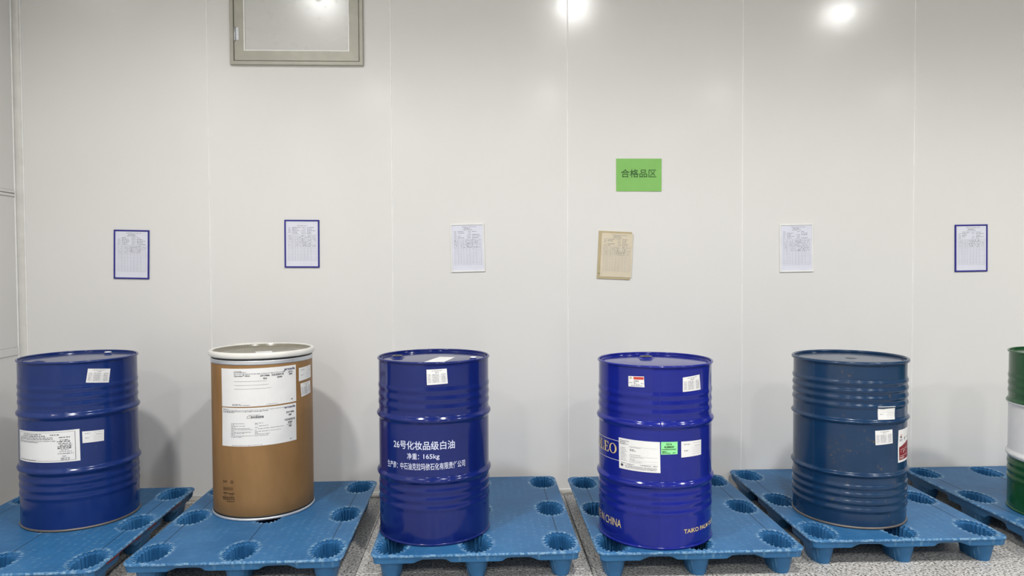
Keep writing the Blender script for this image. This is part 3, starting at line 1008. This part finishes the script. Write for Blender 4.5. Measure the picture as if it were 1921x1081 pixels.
sf.rects('print', cs, word_rows([(0.30, 0.03, 0.05, 0.16), (0.34, 0.02, 0.05, 0.15), (0.25, 0.09, 0.25, 0.30), (0.28, 0.03, 0.40, 0.80)], 9, 0.02, 0.04, 0.01), OFF_P, M['grey'], lab)

# --- green and white drum at the right edge
t = drum_thing('steel_drum', (3.2282, 3.7563), 'green steel drum with a white middle band, cut by the right edge', 'drum', 'steel drums on pallets')
d6 = Drum(0.886, STD)
d6.body([M['green'], M['white']], t, zones=(0.292, 0.601))
d6.fittings(M['green'], t)
mesh('lid_paper', [(-0.24, -0.06, 0.8747), (-0.10, -0.12, 0.8747), (-0.06, -0.02, 0.8747), (-0.20, 0.05, 0.8747), (-0.24, -0.06, 0.8738), (-0.10, -0.12, 0.8738), (-0.06, -0.02, 0.8738), (-0.20, 0.05, 0.8738)],
     [(0, 1, 2, 3), (0, 4, 5, 1), (1, 5, 6, 2), (2, 6, 7, 3), (3, 7, 4, 0)], M['paper'], t)
d6.bung(0.19, -0.08, 0.026, M['green'], M['cap'], t, height=0.018)

# --- brown fibreboard drum
t = drum_thing('fibre_drum', (-1.2585, 4.1436), 'brown fibreboard drum with white rim and two big white labels', 'drum', 'fibre drum')
FR = 0.2742
def fpt(th, z, off=0.0):
    return ((FR + off) * sin(radians(th)), -(FR + off) * cos(radians(th)), z)
MB().lathe([(FR - 0.004, 0.006), (FR, 0.012), (FR, 0.10), (FR + 0.0006, 0.42), (FR, 0.74), (FR, 0.852), (FR - 0.005, 0.878)], 128).build('body', M['kraft'], t, True)
MB().lathe([(0.268, 0.0), (0.2775, 0.001), (0.2795, 0.005), (0.2785, 0.011), (0.2755, 0.014), (FR - 0.002, 0.015)], 128, cap0=True).build('bottom_rim', M['steel'], t, True)
MB().lathe([(FR + 0.0002, 0.013), (FR + 0.0016, 0.016), (FR + 0.0014, 0.023), (FR - 0.0005, 0.024)], 128).build('bottom_seal', M['dark'], t, True)
MB().lathe([(FR - 0.001, 0.844), (FR + 0.002, 0.845), (FR + 0.0025, 0.853), (FR + 0.001, 0.856), (FR + 0.003, 0.860), (FR + 0.002, 0.867), (FR - 0.002, 0.868)], 128).build('steel_band', M['steel'], t, True)
MB().lathe([(FR - 0.003, 0.866), (FR - 0.001, 0.868), (FR + 0.001, 0.880), (FR - 0.003, 0.884)], 96).build('ring_shadow_band', M['dark'], t, True)  # black band painted in for the shadow under the locking ring
rp = []
for i in range(19):
    a = 2 * pi * i / 18
    ca, sa = cos(a), sin(a)
    rp.append((0.2755 + 0.0125 * math.copysign(abs(ca) ** 0.8, ca), 0.8935 + 0.0165 * math.copysign(abs(sa) ** 0.8, sa)))
rg = MB().lathe(rp, 128).build('locking_ring', M['wring'], t, True)
lt = MB()
for i in range(10):
    a0, a1 = radians(196 + i * 3.6), radians(196 + (i + 1) * 3.6)
    v8 = []
    for a in (a0, a1):
        for r in (0.283, 0.2945):
            for z in (0.884, 0.914):
                v8.append((r * sin(a), -r * cos(a), z))
    lt.add(v8, [(0, 1, 3, 2), (4, 6, 7, 5), (0, 4, 5, 1), (2, 3, 7, 6), (0, 2, 6, 4), (1, 5, 7, 3)])
lt.build('lever', M['wring'], rg)
MB().lathe([(0.266, 0.906), (0.261, 0.896), (0.258, 0.8885), (0.250, 0.8865), (0.205, 0.8875), (0.198, 0.8835), (0.190, 0.879), (0.0005, 0.880)], 96).build('lid', M['lidgrey'], t, True)
mesh('lid_label', [(-0.055, 0.045, 0.8812), (0.000, -0.105, 0.8812), (0.085, -0.075, 0.8812), (0.03, 0.075, 0.8812), (-0.055, 0.045, 0.8802), (0.000, -0.105, 0.8802), (0.085, -0.075, 0.8802), (0.03, 0.075, 0.8802)],
     [(0, 1, 2, 3), (0, 4, 5, 1), (1, 5, 6, 2), (2, 6, 7, 3), (3, 7, 4, 0)], M['paper'], t)
sf = Surf(fpt)
def U(th):
    return (th + 33.0) / 88.8
cs = [(-33.2, 0.824), (55.8, 0.830), (55.8, 0.627), (-33.0, 0.617)]
def Vv(z, u):
    zt, zb = 0.824 + 0.006 * u, 0.617 + 0.010 * u
    return (zt - z) / (zt - zb)
lab = tag(sf.patch('label', cs, OFF_L, M['paper'], t, 26, 6), 'upper white product label')
sf.text('logo', cs, [('arxada', U(40.6), U(54.3), 0.045, 0.115, 0.03)], OFF_P, M['logo'], lab)
sf.text('lettering', cs, [('291986', U(14.0), U(24.2), 0.175, 0.225, 0.03), ('N2420018', U(26.5), U(39.8), 0.170, 0.225, 0.03), ('Glycolube™ MGA', U(-15.2), U(3.4), 0.170, 0.225, 0.02)], OFF_P, M['ink'], lab)
rr = [(0.065, 0.018, 0.20, 0.30), (0.095, 0.018, 0.20, 0.36), (0.135, 0.016, 0.20, 0.84), (0.93, 0.018, 0.17, 0.28), (0.955, 0.014, 0.17, 0.40), (0.96, 0.010, 0.60, 0.74), (0.14, 0.02, 0.89, 0.94), (0.165, 0.02, 0.88, 0.95)]
sf.rects('print', cs, word_rows(rr, 31, 0.010, 0.04, 0.006), OFF_P, M['grey'], lab)
sf.rects('barcode', cs, word_rows([(0.255, 0.045, 0.565, 0.612), (0.250, 0.045, 0.735, 0.80), (0.205, 0.045, 0.895, 0.94), (0.90, 0.03, 0.92, 0.945), (0.115, 0.03, 0.82, 0.84)], 32, 0.003, 0.012, 0.003), OFF_P, M['ink'], lab)
sf.rects('ruling', cs, [(U(-15.2), U(20.7), 0.335, 0.341), (U(-15.3), U(23), 0.435, 0.441), (U(-15.4), U(25.7), 0.530, 0.536)], OFF_P, M['grey'], lab)
cs = [(-32.8, 0.612), (55.4, 0.618), (55.4, 0.412), (-33.6, 0.403)]
lab = tag(sf.patch('label', cs, OFF_L, M['paper'], t, 26, 6), 'lower white product label')
sf.text('logo', cs, [('arxada', U(40.6), U(54.6), 0.035, 0.10, 0.03)], OFF_P, M['logo'], lab)
sf.text('lettering', cs, [('291986', U(42.4), U(52.8), 0.185, 0.235, 0.03), ('N2420018', U(40.8), U(53.6), 0.375, 0.43, 0.03), ('乙二醇单硬脂酸酯', U(-1.0), U(17.5), 0.215, 0.280, 0.01)], OFF_P, M['ink'], lab)
rr = [(0.03, 0.014, 0.02, 0.10), (0.055, 0.012, 0.02, 0.84), (0.085, 0.018, 0.02, 0.62), (0.115, 0.014, 0.02, 0.20), (0.19, 0.014, 0.38, 0.52), (0.97, 0.010, 0.16, 0.55)]
for i, (a, b) in enumerate(((0.15, 0.33), (0.15, 0.20), (0.15, 0.34), (0.15, 0.21), (0.15, 0.40), (0.15, 0.44), (0.15, 0.20), (0.15, 0.42), (0.15, 0.33), (0.15, 0.20), (0.15, 0.45), (0.15, 0.30))):
    rr.append((0.40 + i * 0.032, 0.012, a, b))
for i, (a, b) in enumerate(((0.46, 0.56), (0.46, 0.50), (0.51, 0.62), (0.46, 0.50), (0.50, 0.82), (0.46, 0.48), (0.46, 0.78), (0.46, 0.50), (0.46, 0.64), (0.46, 0.62))):
    rr.append((0.40 + i * 0.036, 0.012, a, b))
rr += [(0.50, 0.018, 0.88, 0.92), (0.53, 0.018, 0.86, 0.93)]
sf.rects('print', cs, word_rows(rr, 33, 0.010, 0.04, 0.006), OFF_P, M['grey'], lab)
sf.rects('barcode', cs, word_rows([(0.26, 0.045, 0.885, 0.925), (0.455, 0.045, 0.875, 0.935), (0.56, 0.045, 0.885, 0.925), (0.92, 0.02, 0.90, 0.925)], 34, 0.003, 0.012, 0.003), OFF_P, M['ink'], lab)
plain_tag(sf, [(60.6, 0.807), (87.0, 0.811), (87.6, 0.740), (60.3, 0.733)], t, 8)
form_sticker(sf, [(62.9, 0.719), (84.5, 0.722), (86.0, 0.653), (64.4, 0.643)], t, 16, 7)
cs = [(-34.7, 0.219), (-16.5, 0.226), (-17.1, 0.060), (-35.6, 0.054)]
st = word_rows([(0.435, 0.05, 0.10, 0.52), (0.455, 0.05, 0.56, 0.98), (0.52, 0.025, 0.22, 0.34), (0.535, 0.02, 0.66, 0.90), (0.58, 0.05, 0.02, 0.98), (0.645, 0.04, 0.06, 0.98), (0.72, 0.035, 0.40, 0.98)], 41, 0.05, 0.14, 0.02)
st += [(0.10 + 0.04 * i, 0.115 + 0.04 * i, 0.24 + 0.02 * (i % 3), 0.38 - 0.02 * (i % 2)) for i in range(20)]
sf.rects('stamp', cs, st, OFF_P * 0.4, M['brown'], t)
sf.text('stamp', cs, [('DHP', 0.06, 0.42, 0.045, 0.115, 0.03)], OFF_P * 0.4, M['brown'], t)
def up(pts, nm):
    b = [sf.fn(*bil(cs, u, w_), OFF_P * 0.4) for u, w_ in pts]
    return b
v, f = [], []
for poly in ([(0.80, 0.02), (0.93, 0.085), (0.88, 0.085), (0.80, 0.045)], [(0.80, 0.02), (0.80, 0.045), (0.72, 0.085), (0.67, 0.085)], [(0.67, 0.085), (0.93, 0.085), (0.93, 0.098), (0.67, 0.098)], [(0.67, 0.108), (0.93, 0.108), (0.93, 0.118), (0.67, 0.118)], [(0.71, 0.128), (0.90, 0.128), (0.90, 0.142), (0.71, 0.142)]):
    b = len(v)
    v += up(poly, '')
    f.append(tuple(range(b, b + len(poly))))
mesh('stamp', v, f, M['brown'], t)

# ------------------------------------------------------------------ papers on the wall
def note(quad, frame_mat, sheet_mat, label, seed, group, kind='frame'):
    cx = sum(q[0] for q in quad) / 4
    cz = sum(q[1] for q in quad) / 4
    wd = (quad[1][0] - quad[0][0] + quad[2][0] - quad[3][0]) / 2
    ht = (quad[0][1] - quad[3][1] + quad[1][1] - quad[2][1]) / 2
    tilt = -((quad[1][1] - quad[0][1] + quad[2][1] - quad[3][1]) / (2 * wd) + (quad[3][0] - quad[0][0] + quad[2][0] - quad[1][0]) / (2 * ht)) / 2
    t = tag(empty('document_holder', (cx, YW - 0.0005, cz), (0, tilt, 0)), label, 'notice', group)
    W, H = wd, ht
    r = random.Random(seed)
    if kind == 'frame':
        bar = 0.0095
        mesh('frame', *ring_frame(W, H, bar, -0.0075, 0.0, ch=0.0015), frame_mat, t)
        MB().box(-W / 2 + 0.002, W / 2 - 0.002, -0.002, 0.0, -H / 2 + 0.002, H / 2 - 0.002).build('backing', frame_mat, t)
        sw, sh, sx, sz = W - 2 * bar + 0.001, H - 2 * bar + 0.001, 0.0, 0.0
        ys = -0.0034
        sheet = MB().box(-sw / 2, sw / 2, ys, ys + 0.0008, -sh / 2, sh / 2).build('sheet', sheet_mat, t)
    else:
        MB().box(-W / 2, W / 2 - 0.006, -0.006, 0.0, -H / 2, H / 2, 0.001).build('backing', frame_mat, t)
        MB().lathe([(0.0035, 0), (0.0, 0.001)], 10).build('tack_hole', M['ink'], t).matrix_local = Matrix.Translation((-W / 2 + 0.010, -0.0062, -H / 2 + 0.035)) @ Matrix.Rotation(pi / 2, 4, 'X')
        sw, sh, sx, sz = W - 0.018, H - 0.028, 0.010, 0.001
        ys = -0.0085
        sheet = MB().box(sx - sw / 2, sx + sw / 2, ys, ys + 0.002, sz - sh / 2, sz + sh / 2).build('sheet', sheet_mat, t)
    fn = lambda a, b, off: (sx + (a - 0.5) * sw, ys - 0.0003 - off, sz + (b - 0.5) * sh)
    s = Surf(fn)
    rows = [(0.035, 0.010, 0.34, 0.80), (0.068, 0.014, 0.40, 0.60), (0.098, 0.009, 0.36, 0.66)]
    for i in range(5):
        y = 0.135 + i * 0.034
        rows += [(y, 0.010, 0.08, 0.16), (y, 0.012, 0.20, r.uniform(0.28, 0.44)), (y, 0.009, r.uniform(0.48, 0.54), 0.62), (y, 0.012, 0.66, r.uniform(0.72, 0.92))]
    rows = [q for q in rows if r.random() > 0.12]
    s.rects('print', UNIT, word_rows(rows, seed, 0.02, 0.06, 0.012), 0.0, M['grey'], sheet)
    # ruled table
    y0, y1, nr = 0.305, 0.865, 17
    cols = [0.08, 0.20, 0.29, 0.37, 0.47, 0.57, 0.68, 0.78, 0.94]
    g = [(0.08, 0.94, y0 + (y1 - y0) * i / nr, y0 + (y1 - y0) * i / nr + 0.0035) for i in range(nr + 1)]
    g += [(c, c + 0.0045, y0, y1) for c in cols]
    s.rects('table', UNIT, g, 0.0, M['pale'], sheet, 1.0)
    # handwriting: short slanted strokes in the first table rows
    v, f = [], []
    for row in range(r.randint(5, 8)):
        yy = y0 + (y1 - y0) * (row + 0.5) / nr
        for c0, c1, den in ((0.09, 0.18, 3), (0.30, 0.36, 2), (0.39, 0.46, 3), (0.48, 0.56, 7), (0.58, 0.66, 6), (0.69, 0.77, 6), (0.80, 0.92, 5)):
            if r.random() < 0.18:
                continue
            for q in range(den):
                a = r.uniform(c0, c1)
                b = yy + r.uniform(-0.008, 0.008)
                da, db = r.uniform(-0.014, 0.022), r.uniform(-0.012, 0.012)
                k = len(v)
                tk = 0.006
                v += [fn(a, 1 - b, 0.0001), fn(a + da, 1 - (b + db), 0.0001), fn(a + da + tk, 1 - (b + db + tk), 0.0001), fn(a + tk, 1 - (b + tk), 0.0001)]
                f.append((k, k + 1, k + 2, k + 3))
    tag(mesh('handwriting', v, f, M['ink'], sheet), kind='stuff')
    return t

note([(-2.357, 1.758), (-2.132, 1.754), (-2.141, 1.438), (-2.363, 1.443)], M['blueframe'], M['paperb'], 'blue framed record sheet on the wall, leftmost of the six notices', 51, 'record sheets on the wall')
note([(-1.277, 1.821), (-1.051, 1.817), (-1.051, 1.506), (-1.274, 1.510)], M['blueframe'], M['paperb'], 'blue framed record sheet on the wall above the brown fibre drum', 52, 'record sheets on the wall')
note([(-0.204, 1.788), (0.019, 1.795), (0.025, 1.476), (-0.196, 1.474)], M['whiteframe'], M['paperb'], 'white framed record sheet above the drum with Chinese lettering', 53, 'record sheets on the wall')
note([(0.780, 1.744), (1.005, 1.733), (0.990, 1.418), (0.762, 1.426)], M['beige'], M['paperc'], 'yellowed record sheet on a tilted beige board below the green sign', 54, 'record sheets on the wall', 'board')
note([(1.993, 1.784), (2.218, 1.787), (2.228, 1.465), (1.995, 1.463)], M['whiteframe'], M['paperb'], 'white framed record sheet above the worn steel-blue drum', 55, 'record sheets on the wall')
note([(3.199, 1.777), (3.426, 1.781), (3.427, 1.463), (3.200, 1.457)], M['blueframe'], M['paperb'], 'blue framed record sheet on the wall at the far right', 56, 'record sheets on the wall')

# green area sign
t = tag(empty('wall_sign', (1.0445, YW - 0.0005, 2.111)), 'bright green rectangular sign with four black Chinese characters', 'sign')
W, H = 0.302, 0.215
v, f = [], []
for i in range(13):
    u = i / 12
    y = -0.003 - 0.003 * (0.5 + 0.5 * math.tanh((u - 0.5) * 20)) * (u - 0.4)
    for z in (-H / 2, H / 2):
        v.append(((u - 0.5) * W, y, z))
n0 = len(v)
v += [(x, y + 0.0018, z) for x, y, z in v]
f = [(2 * i, 2 * i + 2, 2 * i + 3, 2 * i + 1) for i in range(12)] + [(n0 + 2 * i, n0 + 2 * i + 1, n0 + 2 * i + 3, n0 + 2 * i + 2) for i in range(12)]
for i in range(12):
    f += [(2 * i, n0 + 2 * i, n0 + 2 * i + 2, 2 * i + 2), (2 * i + 1, 2 * i + 3, n0 + 2 * i + 3, n0 + 2 * i + 1)]
f += [(0, 1, n0 + 1, n0), (24, n0 + 24, n0 + 25, 25)]
mesh('sheet', v, f, M['gsign'], t)
s = Surf(lambda a, b, off: ((a - 0.5) * W, -0.0056 - off, (b - 0.5) * H))
s.text('lettering', UNIT, [('合格品区', 0.105, 0.885, 0.325, 0.575, 0.0)], 0.0, M['dgreen'], t)

# ------------------------------------------------------------------ ceiling lamps
hs_me = MB().lathe([(0.0, 0.095), (0.06, 0.095), (0.07, 0.07), (0.15, 0.05), (0.19, 0.03), (0.20, 0.0), (0.185, 0.0), (0.18, 0.012)], 40).data('housing', M['housing'], True)
dm, dnt, dbs = nodes_of('lamp_diffuser')
dbs.inputs['Base Color'].default_value = (0.9, 0.9, 0.9, 1)
dbs.inputs['Emission Color'].default_value = (1, 0.985, 0.95, 1)
dbs.inputs['Emission Strength'].default_value = 3.0
df_me = MB().lathe([(0.182, 0.010), (0.10, 0.006), (0.0, 0.004)], 40).data('diffuser', dm, True)
LLAB = ['round ceiling lamp above the view, mirrored in the hatch window pane', 'round ceiling lamp above the view, mirrored in the wall above the green sign', 'round ceiling lamp above the view, mirrored brightest at the top right of the wall']
for li, (lx, ly) in enumerate(LAMPS):
    o = tag(empty('ceiling_lamp', (lx, ly, LAMP_Z)), LLAB[li] if li < 3 else 'round industrial lamp on the hall ceiling behind the view', 'lamp', 'ceiling lamps')
    obj('housing', hs_me, o)
    obj('diffuser', df_me, o)
    ld = bpy.data.lights.new('lamp_light', 'AREA')
    ld.shape = 'DISK'
    ld.size = 0.34
    ld.energy = LAMP_W
    ld.color = (1.0, 0.99, 0.965)
    # high-bay optic: full output inside the cone, little beyond it
    ld.use_nodes = True
    ln = ld.node_tree
    em = ln.nodes['Emission']
    ge = ln.nodes.new('ShaderNodeNewGeometry')
    dt = ln.nodes.new('ShaderNodeVectorMath')
    dt.operation = 'DOT_PRODUCT'
    ln.links.new(ge.outputs['Incoming'], dt.inputs[0])
    ln.links.new(ge.outputs['Normal'], dt.inputs[1])
    ab = ln.nodes.new('ShaderNodeMath')
    ab.operation = 'ABSOLUTE'
    ln.links.new(dt.outputs['Value'], ab.inputs[0])
    mr = ln.nodes.new('ShaderNodeMapRange')
    mr.interpolation_type = 'SMOOTHSTEP'
    mr.inputs['From Min'].default_value = cos(radians(72))
    mr.inputs['From Max'].default_value = cos(radians(58))
    mr.inputs['To Min'].default_value = 0.30
    mr.inputs['To Max'].default_value = 1.0
    ln.links.new(ab.outputs[0], mr.inputs['Value'])
    m2 = ln.nodes.new('ShaderNodeMapRange')
    m2.interpolation_type = 'SMOOTHSTEP'
    m2.inputs['From Min'].default_value = cos(radians(77.5))
    m2.inputs['From Max'].default_value = cos(radians(71.5))
    m2.inputs['To Min'].default_value = 0.28
    ln.links.new(ab.outputs[0], m2.inputs['Value'])
    mm = ln.nodes.new('ShaderNodeMath')
    mm.operation = 'MULTIPLY'
    ln.links.new(mr.outputs[0], mm.inputs[0])
    ln.links.new(m2.outputs[0], mm.inputs[1])
    ln.links.new(mm.outputs[0], em.inputs['Strength'])
    lo = bpy.data.objects.new('lamp_light', ld)
    C.objects.link(lo)
    lo.parent = o
    lo.location = (0, 0, -0.004)
